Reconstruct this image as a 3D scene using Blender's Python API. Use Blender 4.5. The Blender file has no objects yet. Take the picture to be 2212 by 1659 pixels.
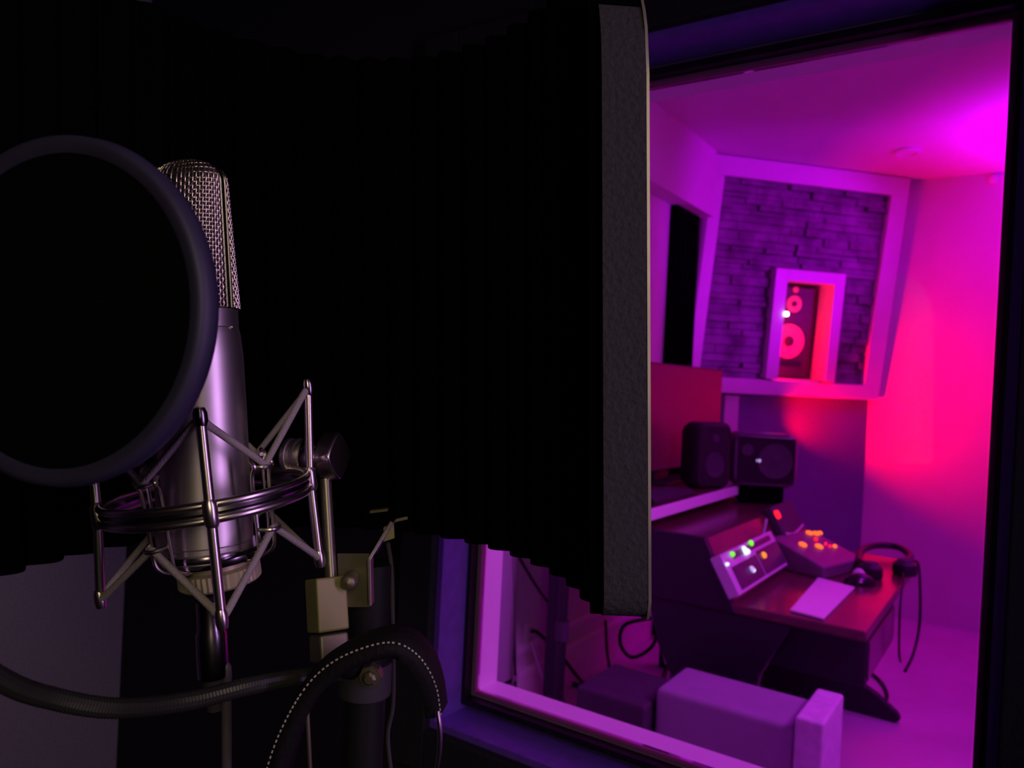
import bpy, bmesh, math, random
from mathutils import Vector, Matrix
random.seed(7)
C = bpy.context.scene.collection
PI = math.pi
# ------------------------------------------------------------------ camera model
F = 1650.0
YAW = math.radians(34.4); ROLL = math.atan(.05); PITCH = math.atan(10/F); EYE = 1.5
cy, sy = math.cos(YAW), math.sin(YAW)
def W(X, Y, Z):                       # level camera frame (right, up, forward) -> world (x along window wall, y into control room)
    return Vector((X*cy-Z*sy, X*sy+Z*cy, EYE+Y))
def ray(px, py):
    u, v = px-1106, py-829.5
    c, s = math.cos(ROLL), math.sin(ROLL)
    a, b = u*c+v*s, -u*s+v*c
    Xc, Yc, Zc = a/F, -b/F, 1.0
    cp, sp = math.cos(PITCH), math.sin(PITCH)
    Y = Yc*cp-Zc*sp; Z = Zc*cp+Yc*sp
    return Vector((Xc/Z, Y/Z, 1.0))
def P(px, py, Z):
    r = ray(px, py); return W(r.x*Z, r.y*Z, Z)
def hit(px, py, p0, nrm):
    o = Vector((0, 0, EYE)); r = ray(px, py); d = W(r.x, r.y, 1.0)-o
    return o+d*((Vector(p0)-o).dot(nrm)/d.dot(nrm))
def pz(px, py, z): return hit(px, py, (0, 0, z), Vector((0, 0, 1)))
def py_(px, py, y): return hit(px, py, (0, y, 0), Vector((0, 1, 0)))
def pxx(px, py, x): return hit(px, py, (x, 0, 0), Vector((1, 0, 0)))

# ------------------------------------------------------------------ materials
def mat(name, col, rough=.5, metal=0, var=.12, scale=30, bump=0, coat=0, spec=.5, emit=None, es=0):
    m = bpy.data.materials.new(name); m.use_nodes = True
    nt = m.node_tree; b = nt.nodes['Principled BSDF']
    b.inputs['Roughness'].default_value = rough; b.inputs['Metallic'].default_value = metal
    b.inputs['Specular IOR Level'].default_value = spec
    b.inputs['Coat Weight'].default_value = coat; b.inputs['Coat Roughness'].default_value = .12
    tc = nt.nodes.new('ShaderNodeTexCoord'); nz = nt.nodes.new('ShaderNodeTexNoise')
    nz.inputs['Scale'].default_value = scale; nz.inputs['Detail'].default_value = 4
    nt.links.new(tc.outputs['Object'], nz.inputs['Vector'])
    rp = nt.nodes.new('ShaderNodeValToRGB')
    rp.color_ramp.elements[0].position = .3; rp.color_ramp.elements[1].position = .7
    rp.color_ramp.elements[0].color = tuple(c*(1-var) for c in col)+(1,)
    rp.color_ramp.elements[1].color = tuple(min(1, c*(1+var)) for c in col)+(1,)
    nt.links.new(nz.outputs['Fac'], rp.inputs['Fac']); nt.links.new(rp.outputs['Color'], b.inputs['Base Color'])
    if bump:
        bp = nt.nodes.new('ShaderNodeBump'); bp.inputs['Strength'].default_value = bump; bp.inputs['Distance'].default_value = .004
        nt.links.new(nz.outputs['Fac'], bp.inputs['Height']); nt.links.new(bp.outputs['Normal'], b.inputs['Normal'])
    if emit:
        b.inputs['Emission Color'].default_value = tuple(emit)+(1,); b.inputs['Emission Strength'].default_value = es
    return m
M = {}
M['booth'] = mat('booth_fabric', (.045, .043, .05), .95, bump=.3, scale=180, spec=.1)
M['boothside'] = mat('booth_fabric_lit', (.42, .38, .46), .95, bump=.3, scale=180, spec=.1)  # paler copy of the booth fabric, light on the left wall painted in
M['boothfloor'] = mat('booth_carpet', (.04, .04, .045), .95, bump=.5, scale=250, spec=.1)
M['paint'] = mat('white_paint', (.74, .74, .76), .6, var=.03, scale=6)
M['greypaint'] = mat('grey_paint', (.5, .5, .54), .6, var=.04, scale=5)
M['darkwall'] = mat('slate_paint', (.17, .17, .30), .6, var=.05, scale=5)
M['trim'] = mat('gloss_white_trim', (.85, .85, .85), .35, var=.02, scale=10)
M['beadlit'] = mat('magenta_lit_bead', (.5, .10, .38), .45, var=.05)  # magenta light on the bead is put into its colour
M['casing'] = mat('violet_lit_casing', (.3, .11, .85), .5, var=.1, scale=40)  # violet light coming through the glass is tinted into the reveal
M['floorb'] = mat('pale_floor', (.6, .58, .6), .32, var=.1, scale=3)
M['black'] = mat('black_plastic', (.012, .012, .014), .5, var=.3)
M['blackgloss'] = mat('black_gloss', (.01, .01, .012), .2, var=.3)
M['foam'] = mat('black_foam', (.003, .003, .0035), 1, bump=.8, scale=400, spec=0)
M['binding'] = mat('charcoal_binding', (.05, .048, .052), .9, bump=.4, scale=300, spec=.2)
M['shell'] = mat('brushed_shell_edge', (.5, .46, .4), .45, metal=.6)
M['nickel'] = mat('satin_nickel', (.66, .60, .60), .4, metal=1, var=.04, scale=60)
M['wire'] = mat('nickel_wire', (.72, .64, .62), .28, metal=1, var=.03)
M['mesh'] = mat('grille_wire', (.78, .68, .66), .3, metal=1, var=.05, scale=400)
M['liner'] = mat('grille_liner', (.01, .008, .01), .8)
M['chrome'] = mat('dark_nickel', (.3, .26, .3), .22, metal=1, var=.05)
M['elastic'] = mat('grey_elastic', (.33, .29, .30), .75, bump=.3, scale=900, spec=.3)
M['brass'] = mat('olive_brass', (.46, .41, .26), .45, metal=.35, var=.08)
M['clamp'] = mat('olive_clamp', (.26, .25, .09), .5, metal=.2, var=.06)
M['steel'] = mat('bracket_steel', (.24, .22, .14), .5, metal=.8)
M['rubber'] = mat('black_rubber', (.009, .009, .011), .6, spec=.3)
M['ribbed'] = mat('ribbed_gooseneck', (.03, .03, .03), .4, metal=.2)
M['popring'] = mat('pop_filter_ring', (.030, .026, .065), .55)
M['popmesh'] = mat('pop_filter_mesh', (.004, .004, .005), 1, spec=0)
M['stitch'] = mat('pale_stitch', (.55, .52, .42), .7)
M['leather'] = mat('black_leather', (.009, .008, .01), .7, bump=.2, scale=300, spec=.2)
M['stone'] = mat('stacked_slate', (.22, .215, .25), .8, var=.55, scale=7, bump=.6)
M['wood'] = mat('dark_mahogany', (.11, .035, .04), .28, var=.25, scale=8, coat=.3)
M['deskblack'] = mat('black_desk_laminate', (.012, .01, .018), .5)
M['screen'] = mat('screen_red_reflection', (.11, .03, .05), .35, var=.04)  # red room reflection painted into the switched-off screen
M['cone'] = mat('pale_speaker_cone', (.85, .5, .3), .6, var=.04)
M['cab'] = mat('speaker_cabinet', (.07, .05, .06), .5)
M['white'] = mat('white_plastic', (.8, .8, .82), .4, var=.03)
M['devgrey'] = mat('light_device_frame', (.62, .6, .66), .4, var=.06)
M['devdark'] = mat('dark_device_panel', (.06, .04, .08), .35)
M['bench'] = mat('grey_upholstery', (.3, .29, .34), .75, var=.06, scale=12)
M['rear'] = mat('matte_charcoal', (.05, .045, .055), .7)
def led(n, c, s): return mat(n, c, .5, emit=c, es=s, var=0)
M['green'] = led('green_led', (.15, 1, .02), 1.3); M['wled'] = led('white_led', (.75, .95, 1), 1.4)
M['amber'] = led('amber_led', (1, .25, .01), 1.6); M['orange'] = led('orange_led', (1, .13, .01), 1.8)
M['red'] = led('red_led', (1, .01, .02), 2); M['violetled'] = led('violet_led', (.7, .6, 1), .6)
M['puck'] = led('white_puck_lamp', (1, .8, .7), 6)
g = bpy.data.materials.new('window_glass'); g.use_nodes = True; nt = g.node_tree; nt.nodes.clear()
o_ = nt.nodes.new('ShaderNodeOutputMaterial'); mx = nt.nodes.new('ShaderNodeMixShader'); tr = nt.nodes.new('ShaderNodeBsdfTransparent')
gl = nt.nodes.new('ShaderNodeBsdfGlossy'); fr = nt.nodes.new('ShaderNodeFresnel'); gl.inputs['Roughness'].default_value = .02
tr.inputs['Color'].default_value = (.97, .97, .98, 1); fr.inputs['IOR'].default_value = 1.3
nt.links.new(fr.outputs[0], mx.inputs[0]); nt.links.new(tr.outputs[0], mx.inputs[1]); nt.links.new(gl.outputs[0], mx.inputs[2]); nt.links.new(mx.outputs[0], o_.inputs[0])
M['glass'] = g

# ------------------------------------------------------------------ mesh helpers
class MB:
    def __init__(s): s.v = []; s.f = []
    def add(s, vs, fs):
        k = len(s.v); s.v += [Vector(v) for v in vs]; s.f += [tuple(i+k for i in f) for f in fs]; return s
    def box(s, a, b, mt=None):
        x0, y0, z0 = a; x1, y1, z1 = b
        vs = [Vector(p) for p in ((x0,y0,z0),(x1,y0,z0),(x1,y1,z0),(x0,y1,z0),(x0,y0,z1),(x1,y0,z1),(x1,y1,z1),(x0,y1,z1))]
        if mt is not None: vs = [mt @ v for v in vs]
        return s.add(vs, [(0,3,2,1),(4,5,6,7),(0,1,5,4),(1,2,6,5),(2,3,7,6),(3,0,4,7)])
    def prism(s, pts, off):
        n = len(pts); off = Vector(off)
        return s.add([Vector(p) for p in pts]+[Vector(p)+off for p in pts],
                     [tuple(range(n))[::-1], tuple(range(n, 2*n))]+[(i, (i+1) % n, n+(i+1) % n, n+i) for i in range(n)])
    def tube(s, path, r, seg=10, cap=True, closed=False):
        path = [Vector(p) for p in path]; n = len(path); rr = r if isinstance(r, (list, tuple)) else [r]*n
        vs = []; fs = []; up = None
        for i, p in enumerate(path):
            if closed: t = path[(i+1) % n]-path[i-1]
            else: t = path[min(i+1, n-1)]-path[max(i-1, 0)]
            if t.length < 1e-9: t = Vector((0, 0, 1))
            t.normalize()
            if up is None:
                up = Vector((0, 0, 1)) if abs(t.z) < .9 else Vector((1, 0, 0))
            up = up-t*up.dot(t); up.normalize(); sd = t.cross(up)
            for k in range(seg):
                a = 2*PI*k/seg; vs.append(p+(up*math.cos(a)+sd*math.sin(a))*rr[i])
        m = n if closed else n-1
        for i in range(m):
            j = (i+1) % n
            for k in range(seg):
                l = (k+1) % seg; fs.append((i*seg+k, j*seg+k, j*seg+l, i*seg+l))
        if cap and not closed: fs.append(tuple(range(seg))); fs.append(tuple((n-1)*seg+k for k in range(seg))[::-1])
        return s.add(vs, fs)
    def lathe(s, prof, base, ax, seg=40):
        ax = Vector(ax).normalized(); up = Vector((0, 0, 1)) if abs(ax.z) < .9 else Vector((1, 0, 0))
        e1 = (up-ax*up.dot(ax)).normalized(); e2 = ax.cross(e1); base = Vector(base); vs = []; fs = []
        for r, h in prof:
            for k in range(seg):
                a = 2*PI*k/seg; vs.append(base+ax*h+(e1*math.cos(a)+e2*math.sin(a))*max(r, 1e-5))
        for i in range(len(prof)-1):
            for k in range(seg):
                l = (k+1) % seg; fs.append((i*seg+k, i*seg+l, (i+1)*seg+l, (i+1)*seg+k))
        fs.append(tuple(range(seg))[::-1]); fs.append(tuple((len(prof)-1)*seg+k for k in range(seg)))
        return s.add(vs, fs)
    def ball(s, c, r, seg=14):
        prof = [(r*math.sin(PI*i/8), -r*math.cos(PI*i/8)) for i in range(9)]
        return s.lathe(prof, c, (0, 0, 1), seg)
    def build(s, name, m, parent=None, smooth=False, bev=0, sub=0, angle=40):
        me = bpy.data.meshes.new(name)
        off = Vector((0, 0, 0)); q = parent
        while q is not None: off += q.location; q = q.parent
        if parent is None:
            xs = [v.x for v in s.v]; ys = [v.y for v in s.v]; zs = [v.z for v in s.v]
            org = Vector(((min(xs)+max(xs))/2, (min(ys)+max(ys))/2, min(zs)))
        else: org = off
        me.from_pydata([v-org for v in s.v], [], s.f); me.update()
        b = bmesh.new(); b.from_mesh(me); bmesh.ops.recalc_face_normals(b, faces=b.faces); b.to_mesh(me); b.free()
        o = bpy.data.objects.new(name, me); C.objects.link(o); me.materials.append(m)
        if parent is None: o.location = org
        else: o.parent = parent
        if smooth:
            for p in me.polygons: p.use_smooth = True
            try:
                me.set_sharp_from_angle(angle=math.radians(angle))
            except Exception: pass
        if bev:
            md = o.modifiers.new('bevel', 'BEVEL'); md.width = bev; md.segments = 3; md.limit_method = 'ANGLE'
        if sub:
            md = o.modifiers.new('sub', 'SUBSURF'); md.levels = sub; md.render_levels = sub
        return o
def thing(name, label, cat, loc, group=None):
    o = bpy.data.objects.new(name, None); C.objects.link(o); o.location = Vector(loc); o.empty_display_size = .05
    o['label'] = label; o['category'] = cat
    if group: o['group'] = group
    return o
def tag(o, label, cat, group=None):
    o['label'] = label; o['category'] = cat
    if group: o['group'] = group
    return o
def struct(o): o['kind'] = 'structure'; return o
def B(a, b): return MB().box(a, b)
def frame_mt(o, ex, ey, ez):
    return Matrix(((ex.x, ey.x, ez.x, o.x), (ex.y, ey.y, ez.y, o.y), (ex.z, ey.z, ez.z, o.z), (0, 0, 0, 1)))
def smoothpath(pts, n=8):
    pts = [Vector(p) for p in pts]; q = [pts[0]*2-pts[1]]+pts+[pts[-1]*2-pts[-2]]; out = []
    for i in range(1, len(q)-2):
        for k in range(n):
            t = k/n; a, b, c, d = q[i-1], q[i], q[i+1], q[i+2]
            out.append(.5*((2*b)+(c-a)*t+(2*a-5*b+4*c-d)*t*t+(3*b-a-3*c+d)*t**3))
    out.append(pts[-1]); return out

# ------------------------------------------------------------------ rooms
H = 3.0
NB, NG, NC = 1.10, 1.20, 1.262             # booth face, glass, control-room face of the window wall
xL, xR = -.88, -.038                        # clear opening
zB, zT = EYE-.618, EYE+.520
FX0, FARY, BKX = -1.84, 5.85, 3.2
BX0, BX1, BY0 = -1.96, 1.35, -1.6
struct(B((BX0-.1, BY0-.1, -.1), (BX1+.1, NB+.1, 0)).build('floor_booth', M['boothfloor']))
struct(B((FX0-.2, NB+.1, -.1), (BKX+.1, FARY+.1, 0)).build('floor_control_room', M['floorb']))
struct(B((BX0-.1, BY0-.1, H), (BX1+.1, NB+.1, H+.1)).build('ceiling_booth', M['booth']))
struct(B((FX0-.2, NB+.1, H), (BKX+.1, FARY+.1, H+.1)).build('ceiling_control_room', M['paint']))
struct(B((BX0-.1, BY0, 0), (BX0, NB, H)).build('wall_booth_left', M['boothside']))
struct(B((BX1, BY0, 0), (BX1+.1, NB, H)).build('wall_booth_right', M['booth']))
struct(B((BX0-.1, BY0-.1, 0), (BX1+.1, BY0, H)).build('wall_booth_back', M['booth']))
def ringwall(y0, y1, x0, x1, ox0, ox1, oz0, oz1, m, name):
    b = MB(); b.box((x0, y0, 0), (ox0, y1, H)); b.box((ox1, y0, 0), (x1, y1, H)); b.box((ox0, y0, 0), (ox1, y1, oz0)); b.box((ox0, y0, oz1), (ox1, y1, H))
    return struct(b.build(name, m))
ringwall(NB, NB+.1, BX0-.1, BKX+.1, xL-.02, xR+.02, zB-.035, zT+.035, M['booth'], 'wall_window_booth_side')
ringwall(NB+.1, NC, FX0-.2, BKX+.1, xL, xR, zB, zT, M['paint'], 'wall_window_control_side')
struct(B((FX0-.1, NC, 0), (FX0, FARY, H)).build('wall_control_front', M['paint']))
struct(B((FX0-.1, FARY, 0), (BKX, FARY+.1, H)).build('wall_control_far', M['paint']))
struct(B((BKX, NC, 0), (BKX+.1, FARY+.1, H)).build('wall_control_rear', M['paint']))
zbk = pxx(1395, 383, -1.72).z
struct(B((FX0, NC, zbk), (-1.72, 4.66, H)).build('trim_1', M['paint']))       # bulkhead
va, vb = pxx(1050, 1300, FX0).y, pxx(1103, 1300, FX0).y
struct(B((FX0, va-.3, 0), (FX0+.035, vb, 2.2)).build('trim_3', M['greypaint'], bev=.01))
# baseboards
b = MB(); b.box((FX0, NC, 0), (FX0+.02, 4.9, .19)); b.box((FX0, NC, .19), (FX0+.035, 4.9, .215)); b.box((FX0, NC, .29), (FX0+.02, 4.9, .32))
struct(b.build('baseboard_front', M['trim'], bev=.003))
# window: booth side reveal casing, inner stops, glass
win = thing('window_1', 'tall control room window', 'window', ((xL+xR)/2, NG, zB)); del win['label']; del win['category']; struct(win)
def rect_frame(y0, y1, x0, x1, z0, z1, w):
    b = MB(); b.box((x0, y0, z0), (x0+w, y1, z1)); b.box((x1-w, y0, z0), (x1, y1, z1)); b.box((x0+w, y0, z0), (x1-w, y1, z0+w)); b.box((x0+w, y0, z1-w), (x1-w, y1, z1)); return b
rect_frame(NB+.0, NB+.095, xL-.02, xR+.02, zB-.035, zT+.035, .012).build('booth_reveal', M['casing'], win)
rect_frame(NB-.018, NB, xL-.10, xR+.10, zB-.115, zT+.115, .08).build('casing', M['booth'], win, bev=.004)
rect_frame(NG-.024, NG-.001, xL-.012, xR+.012, zB-.012, zT+.012, .012).build('gasket', M['black'], win)
rect_frame(NG-.001, NG+.014, xL, xR, zB, zT, .009).build('stop_bead', M['beadlit'], win, bev=.003)
rect_frame(NG+.014, NC+.014, xL, xR, zB, zT, .005).build('control_reveal', M['trim'], win)
B((xL+.012, NG+.002, zB+.012), (xR-.012, NG+.008, zT-.012)).build('glass_pane', M['glass'], win)

# ------------------------------------------------------------------ soffit with stone cladding and speaker opening
TL = pz(1538, 335, H-.002); TR = pz(1957, 388, H-.002); BR = py_(1886, 866, FARY-.01)
nrm = (TR-TL).cross(BR-TL).normalized()
if nrm.y > 0: nrm = -nrm
ex = (TR-TL).normalized(); ez = nrm.cross(ex).normalized()
if ez.z < 0: ez = -ez
def loc2(px, py):
    q = hit(px, py, TL, nrm)-TL; return q.dot(ex), q.dot(ez)
BL = hit(1472, 848, TL, nrm)
def S(a, c, d=0): return TL+ex*a+ez*c+nrm*d     # d>0 toward room
aR = (TR-TL).length; cB = (loc2(1565, 845)[1]+loc2(1884, 865)[1])/2
LB = (BL-TL).dot(ex); RB = (BR-TL).dot(ex)
nic = [loc2(1688, 608), loc2(1793, 615), loc2(1764, 826), loc2(1668, 824)]
na0 = (nic[0][0]+nic[3][0])/2; na1 = (nic[1][0]+nic[2][0])/2; nc1 = (nic[0][1]+nic[1][1])/2; nc0 = cB+.11
fo = [loc2(1666, 580), loc2(1813, 592), loc2(1790, 830), loc2(1640, 826)]
fa0 = (fo[0][0]+fo[3][0])/2; fa1 = (fo[1][0]+fo[2][0])/2; fc1 = (fo[0][1]+fo[1][1])/2
print('SOFFIT', aR, cB, LB, RB, na0, na1, nc0, nc1, fa0, fa1, fc1, nrm, TL, TR, BR, BL)
sof = thing('speaker_soffit', 'tilted corner soffit of stacked grey stone in a bright white frame with a speaker opening', 'wall panel', S(aR/2, cB))
def lx(c, w=0): return LB*c/cB+w               # sloping left edge
def rx(c, w=0): return aR+(RB-aR)*c/cB-w
wl, wr, wt = .085, .13, .125
def q4(pts, d0, d1, mb): mb.prism([S(a, c, d0) for a, c in pts], nrm*(d1-d0)); return mb
fr_ = MB()
q4([(0, 0), (aR, 0), (rx(-wt), -wt), (lx(-wt), -wt)], -.05, .05, fr_)
q4([(lx(cB+.10), cB+.10), (rx(cB+.10), cB+.10), (rx(cB), cB), (lx(cB), cB)], -.05, .05, fr_)
q4([(lx(-wt), -wt), (lx(-wt, wl), -wt), (lx(cB+.1, wl), cB+.1), (lx(cB+.1), cB+.1)], -.05, .05, fr_)
q4([(rx(-wt, wr), -wt), (rx(-wt), -wt), (rx(cB+.1), cB+.1), (rx(cB+.1, wr), cB+.1)], -.05, .05, fr_)
fr_.build('frame', M['trim'], sof, bev=.004)
fn = MB(); dd = .07
fn.prism([S(fa0, nc0, -.02), S(na0, nc0, -.02), S(na0, fc1, -.02), S(fa0, fc1, -.02)], nrm*(dd+.02))
fn.prism([S(na1, nc0, -.02), S(fa1, nc0, -.02), S(fa1, fc1, -.02), S(na1, fc1, -.02)], nrm*(dd+.02))
fn.prism([S(na0, nc1, -.02), S(na1, nc1, -.02), S(na1, fc1, -.02), S(na0, fc1, -.02)], nrm*(dd+.02))
fn.build('opening_frame', M['trim'], sof, bev=.003)
nd = .24
nb_ = MB()
nb_.prism([S(na0-.01, nc0, -.02), S(na0, nc0, -.02), S(na0, nc1, -.02), S(na0-.01, nc1, -.02)], -nrm*nd)
nb_.prism([S(na1, nc0, -.02), S(na1+.01, nc0, -.02), S(na1+.01, nc1, -.02), S(na1, nc1, -.02)], -nrm*nd)
nb_.prism([S(na0-.01, nc0-.01, -.0), S(na1+.01, nc0-.01, -.0), S(na1+.01, nc0, 0), S(na0-.01, nc0, 0)], -nrm*(nd+.02))
nb_.prism([S(na0-.01, nc1, -.02), S(na1+.01, nc1, -.02), S(na1+.01, nc1+.01, -.02), S(na0-.01, nc1+.01, -.02)], -nrm*nd)
nb_.prism([S(na0-.01, nc0-.01, -.02-nd), S(na1+.01, nc0-.01, -.02-nd), S(na1+.01, nc1+.01, -.02-nd), S(na0-.01, nc1+.01, -.02-nd)], -nrm*.01)
nb_.build('niche_lining', M['paint'], sof)
# stone courses
st = MB(); c = -wt
while c > cB+.1:
    hh = random.uniform(.028, .065); c2 = max(c-hh, cB+.1)
    a = lx(c, wl)+.0; amax = rx(c, wr)
    segs = []
    while a < amax:
        l = random.uniform(.09, .34); a2 = min(a+l, amax); segs.append((a, a2)); a = a2
    for (p, q_) in segs:
        spans = [(p, q_)]
        if c2 < fc1:
            spans = []
            if p < fa0: spans.append((p, min(q_, fa0)))
            if q_ > fa1: spans.append((max(p, fa1), q_))
        for (u0, u1) in spans:
            if u1-u0 < .01: continue
            d = random.choice([0, .006, .012, .02, .03])
            t1 = random.uniform(-.006, .006); t2 = random.uniform(-.006, .006)
            g_ = .002
            vs = [S(u0+g_, c2+g_, -.03), S(u1-g_, c2+g_, -.03), S(u1-g_, c-g_, -.03), S(u0+g_, c-g_, -.03),
                  S(u0+g_, c2+g_, d+t1), S(u1-g_, c2+g_, d+t2), S(u1-g_, c-g_, d+t2), S(u0+g_, c-g_, d+t1)]
            st.add(vs, [(0,3,2,1),(4,5,6,7),(0,1,5,4),(1,2,6,5),(2,3,7,6),(3,0,4,7)])
    c = c2
st.build('stone_cladding', M['stone'], sof)
# carcass: right cheek, underside, backing round the opening
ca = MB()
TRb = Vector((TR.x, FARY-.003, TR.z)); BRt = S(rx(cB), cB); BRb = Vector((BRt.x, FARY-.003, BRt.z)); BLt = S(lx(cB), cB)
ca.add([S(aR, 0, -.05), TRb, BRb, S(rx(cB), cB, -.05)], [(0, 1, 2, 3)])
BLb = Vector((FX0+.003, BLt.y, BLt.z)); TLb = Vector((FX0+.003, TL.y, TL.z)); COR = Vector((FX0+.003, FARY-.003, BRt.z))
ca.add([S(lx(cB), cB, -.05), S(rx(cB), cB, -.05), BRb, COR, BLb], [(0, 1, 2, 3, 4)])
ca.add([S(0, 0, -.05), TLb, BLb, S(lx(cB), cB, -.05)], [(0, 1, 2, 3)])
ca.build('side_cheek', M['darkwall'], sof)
bk = MB()
bk.prism([S(lx(-wt), -wt, -.03), S(rx(-wt), -wt, -.03), S(rx(fc1), fc1, -.03), S(lx(fc1), fc1, -.03)], -nrm*.01)
bk.prism([S(lx(fc1), fc1, -.03), S(na0-.01, fc1, -.03), S(na0-.01, cB+.1, -.03), S(lx(cB+.1), cB+.1, -.03)], -nrm*.01)
bk.prism([S(na1+.01, fc1, -.03), S(rx(fc1), fc1, -.03), S(rx(cB+.1), cB+.1, -.03), S(na1+.01, cB+.1, -.03)], -nrm*.01)
bk.build('backing', M['black'], sof)
# monitor speaker in the opening
spd = -.075
spk = thing('studio_monitor', 'tall three-way studio monitor with pale round cones inside the red-lit soffit opening', 'speaker', S((na0+na1)/2, nc0, spd))
sw0, sw1 = na0+.004, na1-.03
zc0, zc1 = nc0+.012, nc1-.03
MB().prism([S(sw0, zc0, spd), S(sw1, zc0, spd), S(sw1, zc1, spd), S(sw0, zc1, spd)], -nrm*.15).build('cabinet', M['cab'], spk, bev=.006)
def cone_at(a, c_, r, name, cap):
    p = S(a, c_, spd)
    o = MB().lathe([(r, .001), (r, .008), (r*.6, .004), (r*.3, .003)], p, nrm, 40).build(name, M['cone'], spk, smooth=True)
    MB().lathe([(r*.32, .002), (r*.28, .012), (r*.15, .018), (0, .02)], p, nrm, 24).build(cap, M['rear'], o, smooth=True)
    MB().lathe([(r*1.08, 0), (r*1.08, .004), (r*1.01, .007), (r*1.01, 0)], p, nrm, 40).build('surround', M['black'], o, smooth=True)
sh = nc1-nc0; smid = (sw0+sw1)/2
def sl2(px, py_v):
    q = hit(px, py_v, TL+nrm*spd, nrm)-TL; return q.dot(ex), q.dot(ez)
wa, ma, ta = sl2(1703, 737), sl2(1719, 657), sl2(1722, 626)
print('SPK', sw0, sw1, wa, ma, ta)
wr_ = .118; wx = max(wa[0], sw0+.128)
cone_at(wx, wa[1], wr_, 'woofer', 'dust_cap')
cone_at(wx+.012, ma[1], .058, 'midrange', 'dust_cap')
MB().lathe([(.022, 0), (.022, .006), (.012, .012), (0, .014)], S(wx+.016, ta[1], spd), nrm, 24).build('tweeter', M['cone'], spk, smooth=True)
MB().box((-.09, -.02, 0), (.09, .02, .004), frame_mt(S(smid, nc0+sh*.16, spd), ex, ez, nrm)).build('bass_port', M['black'], spk)
pk = MB().lathe([(.016, 0), (.016, .01), (.008, .016), (0, .017)], S(*loc2(1685, 678), .071), nrm, 20)
tag(pk.build('puck_lamp', M['puck'], None, smooth=True), 'tiny glowing white puck lamp on the left edge of the speaker opening', 'lamp')

# lower diagonal wall below the soffit + post
pA = Vector((-.965, FARY, 0)); dW = (TR-TL); dW.z = 0; dW.normalize()
tt = (pA.x-FX0)/dW.x; pB = pA-dW*tt
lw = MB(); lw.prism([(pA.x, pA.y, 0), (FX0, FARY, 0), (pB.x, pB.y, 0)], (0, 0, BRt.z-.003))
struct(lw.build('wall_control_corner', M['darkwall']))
q0 = pA-dW*1.12
nl = Vector((dW.y, -dW.x, 0))
pp = MB().prism([q0, q0+dW*.1, q0+dW*.1+nl*.03, q0+nl*.03], (0, 0, BRt.z-.02)); struct(pp.build('trim_2', M['paint']))
# dark acoustic panel on front wall
n0 = pxx(1457, 600, FX0+.05).y
bp_ = MB(); bp_.box((FX0+.001, n0, .02), (FX0+.05, 4.62, zbk-.002))
for i in range(5): bp_.box((FX0+.05, n0+.03+i*.1*(4.6-n0)/.55, .05), (FX0+.06, n0+.06+i*.1*(4.6-n0)/.55, zbk-.05))
tag(bp_.build('acoustic_panel', M['foam'], bev=.006), 'tall black acoustic panel on the front wall left of the stone soffit', 'acoustic panel')
# ceiling detector and wall sensor
cd = pz(1960, 325, H)
MB_ = MB().lathe([(.075, 0), (.075, -.012), (.06, -.02), (.055, -.012), (0, -.012)], cd, (0, 0, 1), 32)
tag(MB_.build('recessed_downlight', M['paint'], smooth=True), 'round unlit recessed light in the glowing ceiling', 'ceiling light')
ws = py_(2146, 388, FARY)
tag(MB().lathe([(.03, 0), (.03, .02), (.015, .035), (0, .036)], ws, (0, -1, 0), 20).build('wall_sensor', M['white'], smooth=True), 'small round sensor high on the red-lit far wall', 'sensor')

# ------------------------------------------------------------------ desk
dk = thing('studio_desk', 'large dark mahogany studio desk with black curved legs and raised equipment bay', 'desk', (-.9, 3.3, 0))
D0, D1 = 2.67, 4.0
B((-1.25, D0, .715), (-.41, D1, .75)).build('desktop', M['wood'], dk, bev=.008)
leg = [(-1.17, .715), (-1.12, .55), (-1.05, .42), (-1.08, .2), (-1.13, .05), (-1.13, 0), (-.47, 0), (-.445, .02), (-.46, .045), (-.55, .11), (-.63, .15), (-.72, .21), (-.755, .3), (-.755, .42), (-.74, .52), (-.69, .62), (-.64, .715)]
for y0 in (D0+.005, D1-.05):
    MB().prism([(x, y0, z) for x, z in leg], (0, .045, 0)).build('leg', M['deskblack'], dk, bev=.006)
B((-1.08, D0+.05, .12), (-1.05, D1-.05, .715)).build('modesty_panel', M['deskblack'], dk)
dr = B((-.78, D0+.05, .555), (-.415, 3.3, .715)).build('drawer_box', M['deskblack'], dk, bev=.004)
B((-.415, D0+.07, .575), (-.408, 3.28, .70)).build('drawer_front', mat('drawer_front_laminate', (.07, .03, .05), .25, coat=.4), dr, bev=.002)
tur = [(-1.25, .75), (-.845, .75), (-.965, .955), (-1.25, .955)]
MB().prism([(x, D0+.03, z) for x, z in tur], (0, 1.22, 0)).build('equipment_bay', M['wood'], dk, bev=.004)
MB().prism([(x, D0-.005, z) for x, z in [(-1.25, .72), (-.83, .72), (-.955, .965), (-1.25, .965)]], (0, .035, 0)).build('end_panel', M['deskblack'], dk, bev=.004)
B((-1.6, D0, .72), (-1.25, 3.9, .995)).build('rear_bay', M['deskblack'], dk)
B((-1.62, D0, .995), (-1.185, 3.9, 1.035)).build('shelf', M['wood'], dk)
B((-1.185, D0, .993), (-1.17, 3.9, 1.037)).build('shelf_edge', M['white'], dk, bev=.003)
for y0 in (D0, 3.86):
    B((-1.6, y0, 0), (-1.54, y0+.04, .72)).build('support_post', M['deskblack'], dk)
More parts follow.
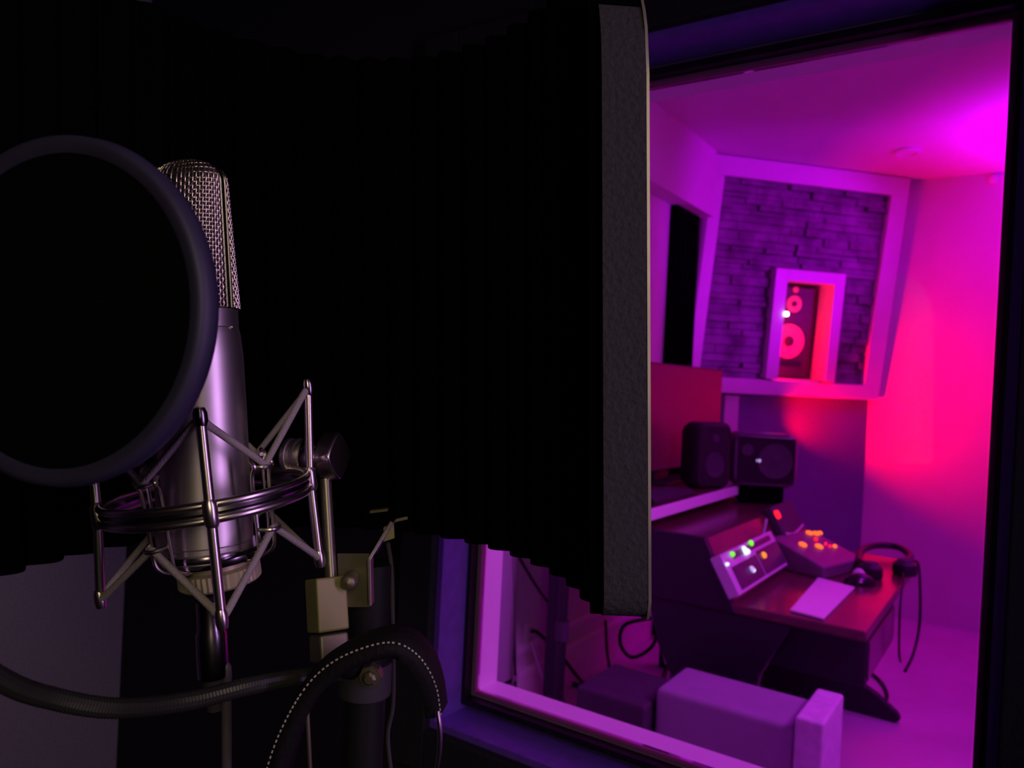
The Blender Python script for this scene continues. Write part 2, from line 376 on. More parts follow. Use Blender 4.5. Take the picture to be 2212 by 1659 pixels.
# computer display
sc = thing('computer_display', 'wide flat computer display, switched off, with a painted dull red reflection, on the desk shelf', 'monitor', (-1.46, 3.5, 1.035))
B((-1.485, 3.0, 1.10), (-1.45, 4.2, 1.612)).build('bezel', M['black'], sc, bev=.006)
B((-1.451, 3.01, 1.11), (-1.4485, 4.192, 1.604)).build('screen', M['screen'], sc)
st_ = MB(); st_.box((-1.52, 3.42, 1.05), (-1.485, 3.58, 1.3)); st_.box((-1.58, 3.35, 1.035), (-1.40, 3.65, 1.05)); st_.build('stand', M['black'], sc, bev=.004)
# keyboard on shelf
kb = thing('computer_keyboard', 'black keyboard lying on the shelf in front of the display', 'keyboard', (-1.26, 3.05, 1.035))
B((-1.335, 2.78, 1.035), (-1.2, 3.2, 1.055)).build('case', M['black'], kb, bev=.005)
ks = MB()
for i in range(14):
    for j in range(4): ks.box((-1.325+j*.03, 2.79+i*.0285, 1.055), (-1.30+j*.03, 2.79+i*.0285+.024, 1.062))
ks.build('keys', M['rear'], kb)
# bookshelf speakers
def rot_box_frame(c, yaw): # local x = right, y = back, z = up ; front faces -y rotated
    return Matrix.Translation(c) @ Matrix.Rotation(yaw, 4, 'Z')
def rounded_box(w, d, h, r, mt, n=6, back=.8):
    pts = []
    for cx_, cz_, a0 in ((w/2-r, h-r, 0), (-w/2+r, h-r, PI/2), (-w/2+r, r, PI), (w/2-r, r, 1.5*PI)):
        for i in range(n+1): a = a0+PI/2*i/n; pts.append((cx_+r*math.cos(a), cz_+r*math.sin(a)))
    m = MB(); N = len(pts); vs = []
    prof = [(0, .90), (.012, .97), (.03, 1), (d*.6, 1), (d*.9, back+.08), (d, back)]
    for y, s_ in prof:
        for x, z in pts: vs.append(mt @ Vector((x*s_, y, h/2+(z-h/2)*s_)))
    fs = [tuple(range(N))[::-1], tuple((len(prof)-1)*N+i for i in range(N))]
    for k in range(len(prof)-1):
        for i in range(N): j = (i+1) % N; fs.append((k*N+i, k*N+j, (k+1)*N+j, (k+1)*N+i))
    m.add(vs, fs); return m
s1c = pxx(1541, 1048, -1.22); s1c.z = 1.035
s1 = thing('compact_speaker', 'upright black compact speaker beside the right edge of the display', 'speaker', s1c)
mt = rot_box_frame(s1c, math.radians(62))
rounded_box(.21, .14, .31, .03, mt).build('cabinet', M['black'], s1, smooth=True)
MB().lathe([(.06, 0), (.055, .006), (.03, -.0), (.0, .004)], mt @ Vector((0, -.0, .11)), mt.to_3x3() @ Vector((0, -1, 0)), 28).build('woofer', M['rear'], s1, smooth=True)
MB().lathe([(.022, 0), (.018, .006), (0, .007)], mt @ Vector((0, 0, .235)), mt.to_3x3() @ Vector((0, -1, 0)), 20).build('tweeter', M['rear'], s1, smooth=True)
s2c = hit(1650, 1045, (0, 3.72, 0), Vector((0, 1, 0))); s2c.z = .965+.075
s2 = thing('nearfield_monitor', 'rounded grey-black nearfield monitor lying sideways at the end of the desk shelf', 'speaker', (s2c.x, s2c.y, .965))
mt = rot_box_frame(s2c, math.radians(30))
rounded_box(.315, .22, .262, .05, mt).build('cabinet', mat('grey_black_cabinet', (.09, .07, .1), .25, coat=.4), s2, smooth=True)
fd = mt.to_3x3() @ Vector((0, -1, 0))
B_ = MB().box((-.13, -.0035, .02), (.14, .004, .245), mt); B_.build('baffle', M['blackgloss'], s2, bev=.003)
MB().lathe([(.085, 0), (.082, .008), (.05, .002), (.02, .004), (0, .008)], mt @ Vector((.045, -.003, .13)), fd, 36).build('woofer', M['rear'], s2, smooth=True)
MB().lathe([(.03, 0), (.028, .006), (.012, .003), (0, .008)], mt @ Vector((-.085, -.003, .18)), fd, 24).build('tweeter', M['rear'], s2, smooth=True)
MB().lathe([(.012, 0), (.008, .006), (0, .007)], mt @ Vector((-.03, -.004, .13)), fd, 16).build('indicator_lamp', M['violetled'], s2, smooth=True)
MB().box((-.1, .02, -.075), (.1, .2, .005), mt).build('isolation_pad', M['foam'], s2)

# white-framed controller on sloped bay
p0 = Vector((-.845, D0, .75)); sl = Vector((-.12, 0, .205)).normalized(); sn = Vector((.205, 0, .12)).normalized()
cs = [hit(a, b_, p0, sn) for a, b_ in ((1535, 1212), (1639, 1152), (1682, 1222), (1587, 1294))]
dv = thing('mixing_controller', 'angled console module with light frame, dark panels and green, white and amber lights', 'audio controller', (cs[3]+cs[2])/2)
ctr = sum(cs, Vector())/4; ey_ = Vector((0, 1, 0))
ww = (abs((cs[1]-cs[0]).y)+abs((cs[2]-cs[3]).y))/2; hh = (abs((cs[0]-cs[3]).dot(sl))+abs((cs[1]-cs[2]).dot(sl)))/2
sk = ((cs[0]-cs[3]).y+(cs[1]-cs[2]).y)/2
print('CTRL', cs, ww, hh, sk)
hh = min(hh, .235)
dm = frame_mt(ctr, ey_, sl, sn)
MB().box((-ww/2-.03, -hh/2, .001), (ww/2, hh/2, .045), dm).build('housing', M['devgrey'], dv, bev=.004)
MB().box((-ww/2+.012, -hh/2+.012, .045), (-.005, .02, .048), dm).build('dark_panel', M['devdark'], dv)
MB().box((.012, -hh/2+.012, .045), (ww/2-.015, .03, .048), dm).build('dark_panel', M['devdark'], dv)
MB().box((-ww/2+.07, .042, .045), (ww/2-.06, hh/2-.012, .048), dm).build('display_strip', M['devdark'], dv)
def ledbox(x, y, w, h_, m, par, mt_, z=.048):
    MB().lathe([(w/2, 0), (w/2, .006), (w*.3, .010), (0, .011)], mt_ @ Vector((x, y, z)), mt_.to_3x3() @ Vector((0, 0, 1)), 10).build('light', m, par, smooth=True)
# positions found from the photo on the panel plane
for (a, b_, w, mm) in ((1580, 1198, .018, 'green'), (1620, 1174, .022, 'green'), (1607, 1190, .034, 'wled'), (1613, 1192, .02, 'wled'), (1648, 1200, .024, 'amber'), (1568, 1220, .012, 'wled'), (1622, 1230, .022, 'violetled'), (1625, 1233, .014, 'wled')):
    q = hit(a, b_, ctr+sn*.046, sn)-ctr; ledbox(q.dot(ey_), q.dot(sl), w, w, M[mm], dv, dm)
MB().tube([dm @ Vector((ww/2-.03, hh/2, .02)), dm @ Vector((ww/2-.03, hh/2+.05, .06))], .006, 10).build('knob', M['devgrey'], dv, smooth=True)
# dark unit with red button further along the bay
c3 = hit(1688, 1128, p0, sn)
d3 = thing('transport_remote', 'dark remote unit with one round red button further along the desk bay', 'audio controller', c3)
m3 = frame_mt(c3, ey_, sl, sn)
MB().box((-.17, -.07, .0), (.17, .08, .04), m3).build('housing', M['rear'], d3, bev=.01)
q = hit(1678, 1112, c3+sn*.042, sn)-c3
MB().lathe([(.02, 0), (.018, .012), (0, .016)], m3 @ Vector((q.dot(ey_), q.dot(sl), .04)), sn, 16).build('button', M['red'], d3, smooth=True)
MB().tube(smoothpath([m3 @ Vector((x, y, .04)) for x, y in ((-.15, -.05), (-.05, -.066), (.06, -.06), (.15, -.05))]), .006, 8).build('hand_rest', M['devgrey'], d3, smooth=True)
# orange-lit box standing on the desk
c4 = pz(1765, 1228, .75)
d4 = thing('lit_controller', 'tilted box controller with glowing orange buttons beside the white-framed module', 'audio controller', c4)
m4 = Matrix.Translation(c4) @ Matrix.Rotation(math.radians(74), 4, 'Z') @ Matrix.Rotation(math.radians(24), 4, 'X')
MB().prism([Matrix.Translation(c4) @ Matrix.Rotation(math.radians(74), 4, 'Z') @ Vector(v) for v in ((-.17, -.12, 0), (-.17, .13, 0), (-.17, .13, .13), (-.17, -.12, .05))],
           Matrix.Rotation(math.radians(74), 3, 'Z') @ Vector((.34, 0, 0))).build('housing', mat('plum_housing', (.16, .1, .15), .4), d4, bev=.008)
tp = c4+Vector((0, 0, .092)); tn = (Matrix.Rotation(math.radians(74), 3, 'Z') @ Vector((0, -.08, .25))).normalized()
for (a, b_, w, mm) in ((1748, 1152, .03, 'orange'), (1762, 1153, .03, 'orange'), (1771, 1152, .022, 'orange'), (1734, 1177, .034, 'orange'), (1762, 1166, .016, 'red'), (1769, 1181, .034, 'orange'), (1783, 1176, .010, 'red'), (1792, 1181, .010, 'red'), (1803, 1181, .018, 'orange')):
    q = hit(a, b_, tp, tn)
    MB().lathe([(w/2, -.001), (w/2, .005), (w*.3, .009), (0, .01)], q, tn, 10).build('light', M[mm], d4, smooth=True)
# tablet
tq = [pz(a, b_, .752) for a, b_ in ((1767, 1251), (1846, 1272), (1779, 1340), (1706, 1321))]
tb = MB().prism(tq, (0, 0, .008)); tag(tb.build('tablet', M['white'], None, bev=.002), 'flat pale tablet or sheet lying near the front corner of the desk', 'tablet')
# mouse
mc = pz(1857, 1262, .75)
ms = thing('computer_mouse', 'black computer mouse on the desk behind the pale tablet', 'mouse', mc)
def ell(c, rx_, ry_, rz_, yaw, n=10):
    m = MB(); vs = []; fs = []
    for i in range(n+1):
        for k in range(16):
            a = PI/2*i/n; b2 = 2*PI*k/16
            v = Vector((rx_*math.cos(a)*math.cos(b2), ry_*math.cos(a)*math.sin(b2), rz_*math.sin(a)))
            vs.append(Vector(c)+Matrix.Rotation(yaw, 3, 'Z') @ v)
    for i in range(n):
        for k in range(16): fs.append((i*16+k, i*16+(k+1) % 16, (i+1)*16+(k+1) % 16, (i+1)*16+k))
    fs.append(tuple(range(16))); return m.add(vs, fs)
ell(mc, .065, .045, .045, math.radians(40)).build('body', M['blackgloss'], ms, smooth=True)
ell(mc+Vector((-.01, .03, .012)), .03, .03, .045, 0).build('scroll_wheel', M['devgrey'], ms, smooth=True)
# desk headphones
hc = pz(1908, 1232, .75)
hp = thing('desk_headphones', 'black headphones lying flat on the far end of the desk', 'headphones', hc)
arc = smoothpath([pz(a, b_, .80) for a, b_ in ((1880, 1222), (1856, 1212), (1862, 1188), (1895, 1178), (1940, 1182), (1966, 1200), (1955, 1216))], 5)
MB().tube(arc, .016, 10).build('headband', M['black'], hp, smooth=True)
for k, e in enumerate((arc[0], arc[-1])):
    e2 = Vector((e.x, e.y, .75)); o = MB().lathe([(.045, 0), (.05, .012), (.048, .045), (.03, .06), (0, .062)], e2, (0, 0, 1), 24).build('ear_cup', M['black'], hp, smooth=True)
    MB().lathe([(.032, .058), (.028, .066), (0, .067)], e2, (0, 0, 1), 20).build('cup_plate', M['rear'], o, smooth=True)
hcab = smoothpath([arc[-1]]+[pz(1975, 1212, .78)]+[pxx(1985, 1225, -.385), pxx(1988, 1300, -.36), pxx(1985, 1360, -.36), pxx(1972, 1415, -.36), pxx(1955, 1450, -.37)], 8)
MB().tube(hcab, .006, 8).build('cord', M['rubber'], hp, smooth=True)
hc2 = smoothpath([pz(1948, 1235, .756), pxx(1952, 1250, -.4), pxx(1945, 1300, -.38), pxx(1942, 1400, -.38), pxx(1945, 1430, -.38)], 8)
MB().tube(hc2, .004, 8).build('cord', M['rubber'], hp, smooth=True)

# ------------------------------------------------------------------ low bench, black box, pole, outlet, cords
zt = .60
A_ = pz(1410, 1490, zt); B1 = pz(1722, 1566, zt); Cc = pz(1640, 1480, zt)
by0 = (A_.y+B1.y)/2; by1 = Cc.y; bx1 = B1.x; bx0 = A_.x
print('BENCH', A_, B1, Cc)
bn = thing('storage_bench', 'low grey bench with a smooth top just below the window frame', 'bench', ((bx0+bx1)/2, (by0+by1)/2, 0))
B((bx0, by0, .04), (bx1, by1, zt)).build('body', M['bench'], bn, bev=.015)
e0 = MB(); e0.box((bx1+.0005, by0-.01, 0), (bx1+.075, by1+.01, zt+.035)); e0.build('end_panel', mat('lit_end_panel', (.62, .6, .68), .5), bn, bev=.008)  # raised end, paler than the body: light from the right painted in
B((bx0+.02, by0+.02, 0), (bx1-.02, by1-.02, .04)).build('plinth', M['black'], bn)
sb = thing('subwoofer', 'dark square subwoofer box on the floor left of the grey bench', 'speaker', (-1.06, 2.25, 0))
bxr = py_(1404, 1560, 2.1).x; bxl = py_(1240, 1560, 2.1).x
B((bxl, 2.1, .02), (min(bxr, bx0-.01), 2.36, .555)).build('cabinet', M['rear'], sb, bev=.01)
MB().lathe([(.09, 0), (.085, .008), (.05, .002), (0, .006)], ((bxl+bxr)/2, 2.1, .28), (0, -1, 0), 32).build('driver', M['black'], sb, smooth=True)
for x in (bxl+.03, bxr-.06):
    for y in (2.13, 2.33): MB().lathe([(.014, 0), (.014, .02)], (x, y, 0), (0, 0, 1), 12).build('foot', M['rubber'], sb)
pt = py_(1212, 1400, 2.45); pt.z = 0
ps = thing('light_stand', 'thick black upright pole stand in front of the wall outlet', 'stand', pt)
up_ = py_(1218, 1200, 2.45); up_.z = 1.32
MB().tube([pt+Vector((0, 0, .08)), Vector((pt.x, pt.y, 1.32))], .018, 16).build('pole', M['black'], ps, smooth=True)
MB().tube([Vector((pt.x, pt.y, .55)), Vector((pt.x, pt.y, .62))], .026, 16).build('collar', M['rear'], ps, smooth=True)
for k in range(3):
    a = 2*PI*k/3+.4; MB().tube([Vector((pt.x, pt.y, .35)), pt+Vector((.22*math.cos(a), .22*math.sin(a), .012))], .010, 10).build('leg', M['black'], ps, smooth=True)
op = pxx(1143, 1372, FX0)
ot = thing('wall_outlet', 'white wall outlet with a black plug on the front wall', 'outlet', op)
B((FX0, op.y-.04, op.z-.06), (FX0+.008, op.y+.04, op.z+.06)).build('cover_plate', M['white'], ot, bev=.003)
for dz in (-.022, .022): B((FX0+.008, op.y-.018, op.z+dz-.016), (FX0+.011, op.y+.018, op.z+dz+.016)).build('socket', M['devgrey'], ot, bev=.002)
def cord(name, lab, pts, r, m='rubber'):
    return tag(MB().tube(smoothpath(pts, 10), r, 8).build(name, M[m], None, smooth=True), lab, 'cord')
X1 = FX0+.03
cord('power_cord', 'black cord plugged into the wall outlet running right to the stand', [Vector((FX0+.011, op.y, op.z+.02)), pxx(1160, 1366, X1+.02), pxx(1185, 1388, X1+.05), pxx(1215, 1420, X1+.08), pxx(1250, 1465, X1+.16), pxx(1300, 1520, X1+.3)], .009)
cord('white_cord', 'pale thin cord hanging from the wall outlet to the floor', [pxx(1148, 1385, X1), pxx(1158, 1420, X1+.02), pxx(1172, 1460, X1+.04), pxx(1188, 1500, X1+.06)], .006, 'devgrey')
cord('black_cable', 'dark cord running diagonally down the front wall from behind the shield', [pxx(1095, 1140, X1), pxx(1120, 1200, X1), pxx(1155, 1260, X1), pxx(1190, 1310, X1)], .006)
cord('vertical_cord', 'dark thin cord hanging straight down the front wall beside the window reveal', [pxx(1104, 1160, X1), pxx(1109, 1300, X1), pxx(1112, 1420, X1), pxx(1114, 1500, X1)], .006)
cord('trunk_cord', 'dark cord crossing the tall baseboard between pole and desk', [pxx(1308, 1340, X1+.03), pxx(1311, 1400, X1+.05), pxx(1316, 1440, X1+.05), pz(1322, 1490, .02)], .008)
cord('looped_cord', 'dark looped cord drooping in front of the baseboard under the desk', [pxx(1405, 1335, -1.45), pxx(1350, 1350, -1.5), pxx(1340, 1390, -1.5), pxx(1365, 1420, -1.5), pxx(1405, 1400, -1.45), pxx(1425, 1360, -1.4)], .009)
cord('floor_cord', 'dark cord coiled over the floor beside the subwoofer', [pz(1235, 1475, .01), pz(1290, 1500, .01), pz(1340, 1510, .01), pz(1400, 1500, .01), pz(1430, 1470, .01), pz(1440, 1440, .01)], .012)
cord('arched_cord', 'dark cord looping on the floor beyond the curved desk leg', [pz(1805, 1420, .01), pz(1850, 1435, .01), pz(1895, 1465, .01), pz(1915, 1495, .01), pz(1912, 1520, .01)], .009)
MB().tube([pxx(1405, 1300, -1.19), pxx(1425, 1370, -1.16), pxx(1443, 1432, -1.13)], .012, 10).build('leg_trim', M['devgrey'], dk, smooth=True)

# ------------------------------------------------------------------ BOOTH: microphone
UP = Vector((-.10*cy, -.10*sy, 1)).normalized()
mb0 = P(447, 1185, .5)
LF = Vector((-.26, 0, -.966)); front = Vector((LF.x*cy-LF.z*sy, LF.x*sy+LF.z*cy, 0)); front = (front-UP*front.dot(UP)).normalized(); side = UP.cross(front).normalized()
mic = thing('condenser_microphone', 'large satin nickel condenser microphone with woven wire head, held upright in the cradle', 'microphone', mb0)
R0 = .0292
def L(x, y, z): return mb0+side*x+front*y+UP*z
MB().lathe([(R0*.93, -.008), (R0, -.005), (R0, .0), (R0*.975, .001), (R0*.975, .004), (R0, .005), (R0, .09), (R0*.985, .125), (R0*.95, .139), (.0268, .1435), (.0268, .1435)], mb0, UP, 96).build('body', M['nickel'], mic, smooth=True, angle=30)
MB().lathe([(.0255, .1435), (.0268, .144), (.0268, .1555), (.0255, .156)], mb0, UP, 96).build('neck_collar', M['nickel'], mic, smooth=True, angle=30)
MB().lathe([(R0*1.03, -.004), (R0*1.05, -.002), (R0*1.03, 0)], mb0, UP, 96).build('base_ring', M['chrome'], mic, smooth=True)
for k in range(1): MB().ball(L(R0*.93, 0, .1435), .0012).build('screw', M['wire'], mic, smooth=True)
HB, HH = .1565, .0965
def head(th, t, half, k=1.0):
    cr = 1 if t < .84 else max(0, 1-((t-.84)/.16)**2.2)**(1/2.2)
    a = (.0262-.0005*t)*k; b = (.0245-.0125*t)*k
    e = .80
    c_, s_ = math.cos(th), math.sin(th)
    x = a*(abs(c_)**e)*(1 if c_ >= 0 else -1)*(.25+.75*cr if t > .84 else 1)
    y = b*(abs(s_)**.9)*(.12+.88*cr)
    z = HB+HH*t
    if t > .84: x = a*(abs(c_)**e)*(1 if c_ >= 0 else -1)*(cr*.96+.04)
    return L(x, half*(y+.0022), z)
def crown_t(u):                             # even spacing over the crown
    return u if u < .84 else .84+.16*math.sin((u-.84)/.16*PI/2)
NV, NH = 30, 38
for half, nm in ((1, 'front_grille'), (-1, 'rear_grille')):
    g_ = MB()
    for i in range(NV+1):
        th = PI*i/NV; path = []
        for j in range(NH*3+1):
            t = crown_t(min(1, j/(NH*3))); w = 1+.012*math.cos(PI*(j/3+i)) ; path.append(head(th, t, half, w))
        g_.tube(path, .00062, 5, cap=False)
    for j in range(NH+1):
        t = crown_t(j/NH); path = []
        for i in range(NV*3+1):
            w = 1-.012*math.cos(PI*(i/3+j)); path.append(head(PI*i/(NV*3), t, half, w))
        if (path[0]-path[-1]).length > .003: g_.tube(path, .00062, 5, cap=False)
    g_.build(nm, M['mesh'], mic, smooth=True, angle=80)
    li = MB(); vs = []; fs = []; A2, B2 = 24, 20
    for j in range(B2+1):
        for i in range(A2+1): vs.append(head(PI*i/A2, crown_t(j/B2), half, .94))
    for j in range(B2):
        for i in range(A2): fs.append((j*(A2+1)+i, j*(A2+1)+i+1, (j+1)*(A2+1)+i+1, (j+1)*(A2+1)+i))
    li.add(vs, fs); li.build('inner_liner', M['liner'], mic, smooth=True)
    rim = [head(0, crown_t(j/40), half, 1.01) for j in range(41)]+[head(PI, crown_t(1-j/40), half, 1.01) for j in range(41)]
    MB().tube(rim, .0009, 6).build('grille_rim', M['chrome'], mic, smooth=True)
dv_ = MB(); pl_ = [L((head(0, crown_t(j/24), 1, .95)-mb0).dot(side), -.0018, (head(0, crown_t(j/24), 1)-mb0).dot(UP)) for j in range(25)]+[L((head(PI, crown_t(1-j/24), 1, .95)-mb0).dot(side), -.0018, (head(PI, crown_t(1-j/24), 1)-mb0).dot(UP)) for j in range(25)]
dv_.prism(pl_, front*.0036); dv_.build('divider', M['liner'], mic)
# connector + cable
cb = mb0-UP*.046
MB().lathe([(.0095, -.038), (.0098, -.036), (.0098, -.01), (.0085, -.006), (.0085, .012)], cb, UP, 24).build('output_plug', M['chrome'], mic, smooth=True, angle=30)
cx0 = cb-UP*.038
xl = thing('microphone_cable', 'black cable hanging straight down from the microphone plug', 'cable', P(489, 1900, .5))
MB().tube(smoothpath([cx0, P(488, 1440, .5), P(489, 1520, .5), P(490, 1700, .5), P(488, 2100, .5)], 8), [.0052]*3+[.0046]*3+[.0032]*27, 12).build('cable_jacket', mat('cable_jacket', (.10, .09, .12), .45), xl, smooth=True)
MB().tube([cx0, cx0-UP*.022], [.0075, .005], 16).build('strain_relief', M['rear'], xl, smooth=True)

# ------------------------------------------------------------------ shock mount
qF, qR, qL = P(455, 1108, .4425), P(667, 1034, .528), P(213, 1112, .478)
sm0 = (qR+qL)/2; f3 = (qF-sm0).normalized(); UM = (qR-sm0).cross(f3).normalized()
if UM.z < 0: UM = -UM
s3 = UM.cross(f3).normalized()
def K(az, r, h): return sm0+(f3*math.cos(az)+s3*math.sin(az))*r+UM*h
RR = .0655
sm = thing('shock_mount', 'nickel spider shock mount with four posts and grey elastic bands around the microphone', 'shock mount', K(0, 0, -.06))
# outer ring: double wire
for dz in (-.0045, .0045):
    MB().tube([K(2*PI*i/72, RR-.002, dz*1.0) for i in range(72)], .0026, 10, closed=True).build('outer_ring', M['wire'], sm, smooth=True)
MB().tube([K(2*PI*i/72, RR-.0035, 0) for i in range(72)], .0032, 8, closed=True).build('ring_band', M['chrome'], sm, smooth=True)
PT = {0: (P(433, 903, .444), P(455, 1108, .4425), P(479, 1338, .443)),
      90: (P(664, 838, .53), P(667, 1034, .528), P(689, 1208, .527)),
      270: (P(192, 925, .478), P(213, 1112, .478), P(218, 1294, .482)),
      180: (K(PI, RR, .061), K(PI, RR, 0), K(PI, RR, -.056))}
sg = 1 if K(PI/2, 1, 0).x > K(-PI/2, 1, 0).x else -1
print('SIDE', sg, K(0, RR, 0), PT[0][1], K(sg*PI/2, RR, 0), PT[90][1], K(-sg*PI/2, RR, 0), PT[270][1], K(PI, RR, 0), PT[180][1])
AZ = {0: 0, 90: sg*PI/2, 270: -sg*PI/2, 180: PI}
POST = {}
for k, a in AZ.items():
    t_, m_, b_ = PT[k]
    mm = K(a, RR, 0)
    sh_ = mm-m_
    t_, b_ = t_+sh_*.5, b_+sh_*.5
    POST[k] = (t_, mm, b_)
    MB().tube([t_, mm], .003, 12).build('post', M['wire'], sm, smooth=True)
    MB().tube([mm, b_], .003, 12).build('post', M['wire'], sm, smooth=True)
    o = MB().lathe([(0, -.006), (.003, -.0055), (.0042, -.002), (.0042, .003), (.003, .006), (0, .007)], t_, UM, 16).build('post_tip', M['chrome'], sm, smooth=True)
    MB().lathe([(0, -.006), (.003, -.0055), (.0038, -.002), (.0038, .003), (.003, .006), (0, .007)], b_, UM, 16).build('post_tip', M['wire'], sm, smooth=True)
    MB().lathe([(.003, -.009), (.0044, -.006), (.0044, .005), (.003, .008)], mm, UM, 16).build('ring_joint', M['wire'], sm, smooth=True)
HK = {}
for i, a in enumerate((45, 135, 225, 315)):
    az = sg*math.radians(a); da = .17; rc = .046
    ht, hb = .019, -.021
    HK[a] = (K(az, rc+.004, ht), K(az, rc+.004, hb))
    for s_ in (-1, 1):
        a2 = az+s_*da
        path = [K(a2, rc, ht+.004), K(a2, rc+.003, ht), K(a2, rc, ht-.006), K(a2, rc-.001, 0), K(a2, rc-.002, -.026), K(a2, rc-.004, -.036), K(a2, rc-.012, -.0415), K(a2, rc-.020, -.042)]
        MB().tube(smoothpath(path, 5), .0013, 8).build('cage_wire', M['wire'], sm, smooth=True)
    for h_ in (ht, hb):
        MB().tube(smoothpath([K(az-da, rc, h_), K(az-da*.4, rc+.006, h_-.001), K(az+da*.4, rc+.006, h_-.001), K(az+da, rc, h_)], 5), .0014, 8).build('band_hook', M['wire'], sm, smooth=True)
for k, (l, r) in {0: (315, 45), 90: (45, 135), 180: (135, 225), 270: (225, 315)}.items():
    for h_ in (l, r):
        for e, q in ((0, 0), (2, 1)):
            p_, h3 = POST[k][e], HK[h_][q]
            off = (K(0, 0, .001)-K(0, 0, 0))*(1 if h_ == l else -1)
            MB().tube([p_, p_+(h3-p_)*.12+off, h3], [.0026, .0024, .0022], 10).build('elastic_band', M['elastic'], sm, smooth=True)
MB().lathe([(.0315, -.0415), (.0325, -.039), (.0325, -.037), (.030, -.035), (.010, -.035), (.010, -.0415)], sm0, UM, 64).build('base_plate', M['chrome'], sm, smooth=True, angle=30)
kn = MB(); segk = 90; vs = []
for lv, (r_, h_) in enumerate(((.0245, -.0585), (.0262, -.057), (.0262, -.048), (.0235, -.0475), (.0205, -.047), (.0205, -.0415))):
    for k in range(segk):
        a = 2*PI*k/segk; rr_ = r_*(1-.03*(k % 2)) if lv in (1, 2) else r_
        vs.append(K(a, rr_, h_))
fs = [tuple(range(segk)), tuple(5*segk+k for k in range(segk))]
for lv in range(5):
    for k in range(segk): j = (k+1) % segk; fs.append((lv*segk+k, lv*segk+j, (lv+1)*segk+j, (lv+1)*segk+k))
kn.add(vs, fs); kn.build('knurled_nut', M['brass'], sm)
# swivel to the right
w0 = K(sg*PI*.62, RR, .0); w1 = P(625, 985, .56); w2 = P(668, 988, .556); w3 = P(700, 985, .552)
MB().tube([w0, w1], [.004, .006], 12).build('swivel_arm', M['chrome'], sm, smooth=True)
dr_ = (w3-w1).normalized()
MB().lathe([(.0085, -.004), (.013, 0), (.013, .003), (.0105, .004), (.0105, .007), (.013, .008), (.013, .010), (.0095, .011), (.0095, .022)], w1, dr_, 32).build('swivel_joint', M['nickel'], sm, smooth=True, angle=30)
MB().lathe([(.008, -.004), (.015, 0), (.0165, .006), (.015, .013), (.006, .016)], w2, dr_, 32).build('swivel_body', M['chrome'], sm, smooth=True)
kb2 = MB(); lob = []
kx = dr_; kup = (Vector((0, 0, 1))-kx*kx.z).normalized(); kr = kx.cross(kup)
for i in range(48):
    a = 2*PI*i/48; rr_ = .0165*(1-.17*abs(math.sin(2*a)))
    lob.append(w3+kup*rr_*math.cos(a)*1.05+kr*rr_*math.sin(a))
kb2.prism(lob, kx*.013); kb2.build('locking_knob', M['wire'], sm, smooth=True, bev=.0015, angle=30)

# ------------------------------------------------------------------ mic stand
zs = .56
sb0 = P(797, 1300, zs); base = Vector((sb0.x, sb0.y, 0))
ms_ = thing('microphone_stand', 'heavy black microphone stand with brass clamp carrying the microphone and shield', 'microphone stand', base)
MB().tube([Vector((sb0.x, sb0.y, .04)), Vector((sb0.x, sb0.y, P(797, 1215, zs).z))], .0155, 24).build('pole', M['rubber'], ms_, smooth=True)
rod0 = P(703, 1035, .552); rod1 = P(716, 1262, .535)
MB().tube([rod0, rod1], .0042, 16).build('rod', mat('blackened_rod', (.2, .19, .13), .35, metal=.8), ms_, smooth=True)
clm = MB()
cc = P(706, 1305, .53); axc = (rod0-rod1).normalized()
vfw = Vector((-sy, cy, 0)); hr = axc.cross(vfw).normalized(); vf = hr.cross(axc).normalized()
rt = Matrix.Rotation(math.radians(38), 3, axc); ha, hb_ = rt @ hr, rt @ vf
MB().box((-.0112, -.0105, -.018), (.0112, .0105, .018), frame_mt(cc, ha, hb_, axc)).build('clamp_block', M['clamp'], ms_, bev=.0015)
MB().box((-.0106, -.01, -.038), (.0106, .01, -.0195), frame_mt(cc, ha, hb_, axc)).build('clamp_foot', M['steel'], ms_, bev=.002)
MB().tube([cc-axc*.038, Vector((sb0.x, sb0.y, (cc-axc*.06).z))], .008, 12).build('clamp_arm', M['rubber'], ms_, smooth=True)
MB().lathe([(.0055, -.012), (.0055, .001), (.004, .003), (0, .004)], P(753, 1258, .526), -vfw, 18).build('bolt_head', M['steel'], ms_, smooth=True)
# collar with nut
cz = P(797, 1462, zs)
MB().lathe([(.019, -.012), (.0195, -.01), (.0195, .01), (.019, .012)], Vector((sb0.x, sb0.y, cz.z)), (0, 0, 1), 32).build('height_collar', M['rear'], ms_, smooth=True, angle=30)
MB().lathe([(.0085, -.006), (.0085, 0), (.0078, .0012), (.005, .0012), (.005, .005), (.003, .0062), (0, .0063)], P(800, 1462, zs-.0225), -vfw, 8).build('collar_bolt', M['steel'], ms_)
MB().lathe([(.0055, -.006), (.0055, .002), (0, .003)], P(752, 1458, zs-.012), -vfw, 12).build('collar_bolt', M['steel'], ms_)
for k in range(3):
    a = 2*PI*k/3+1.1; MB().tube([base+Vector((0, 0, .16)), base+Vector((.3*math.cos(a), .3*math.sin(a), .012))], .011, 12).build('leg', M['rubber'], ms_, smooth=True)
MB().lathe([(.022, .1), (.024, .12), (.024, .19), (.02, .2)], base, (0, 0, 1), 24).build('hub', M['rear'], ms_, smooth=True)

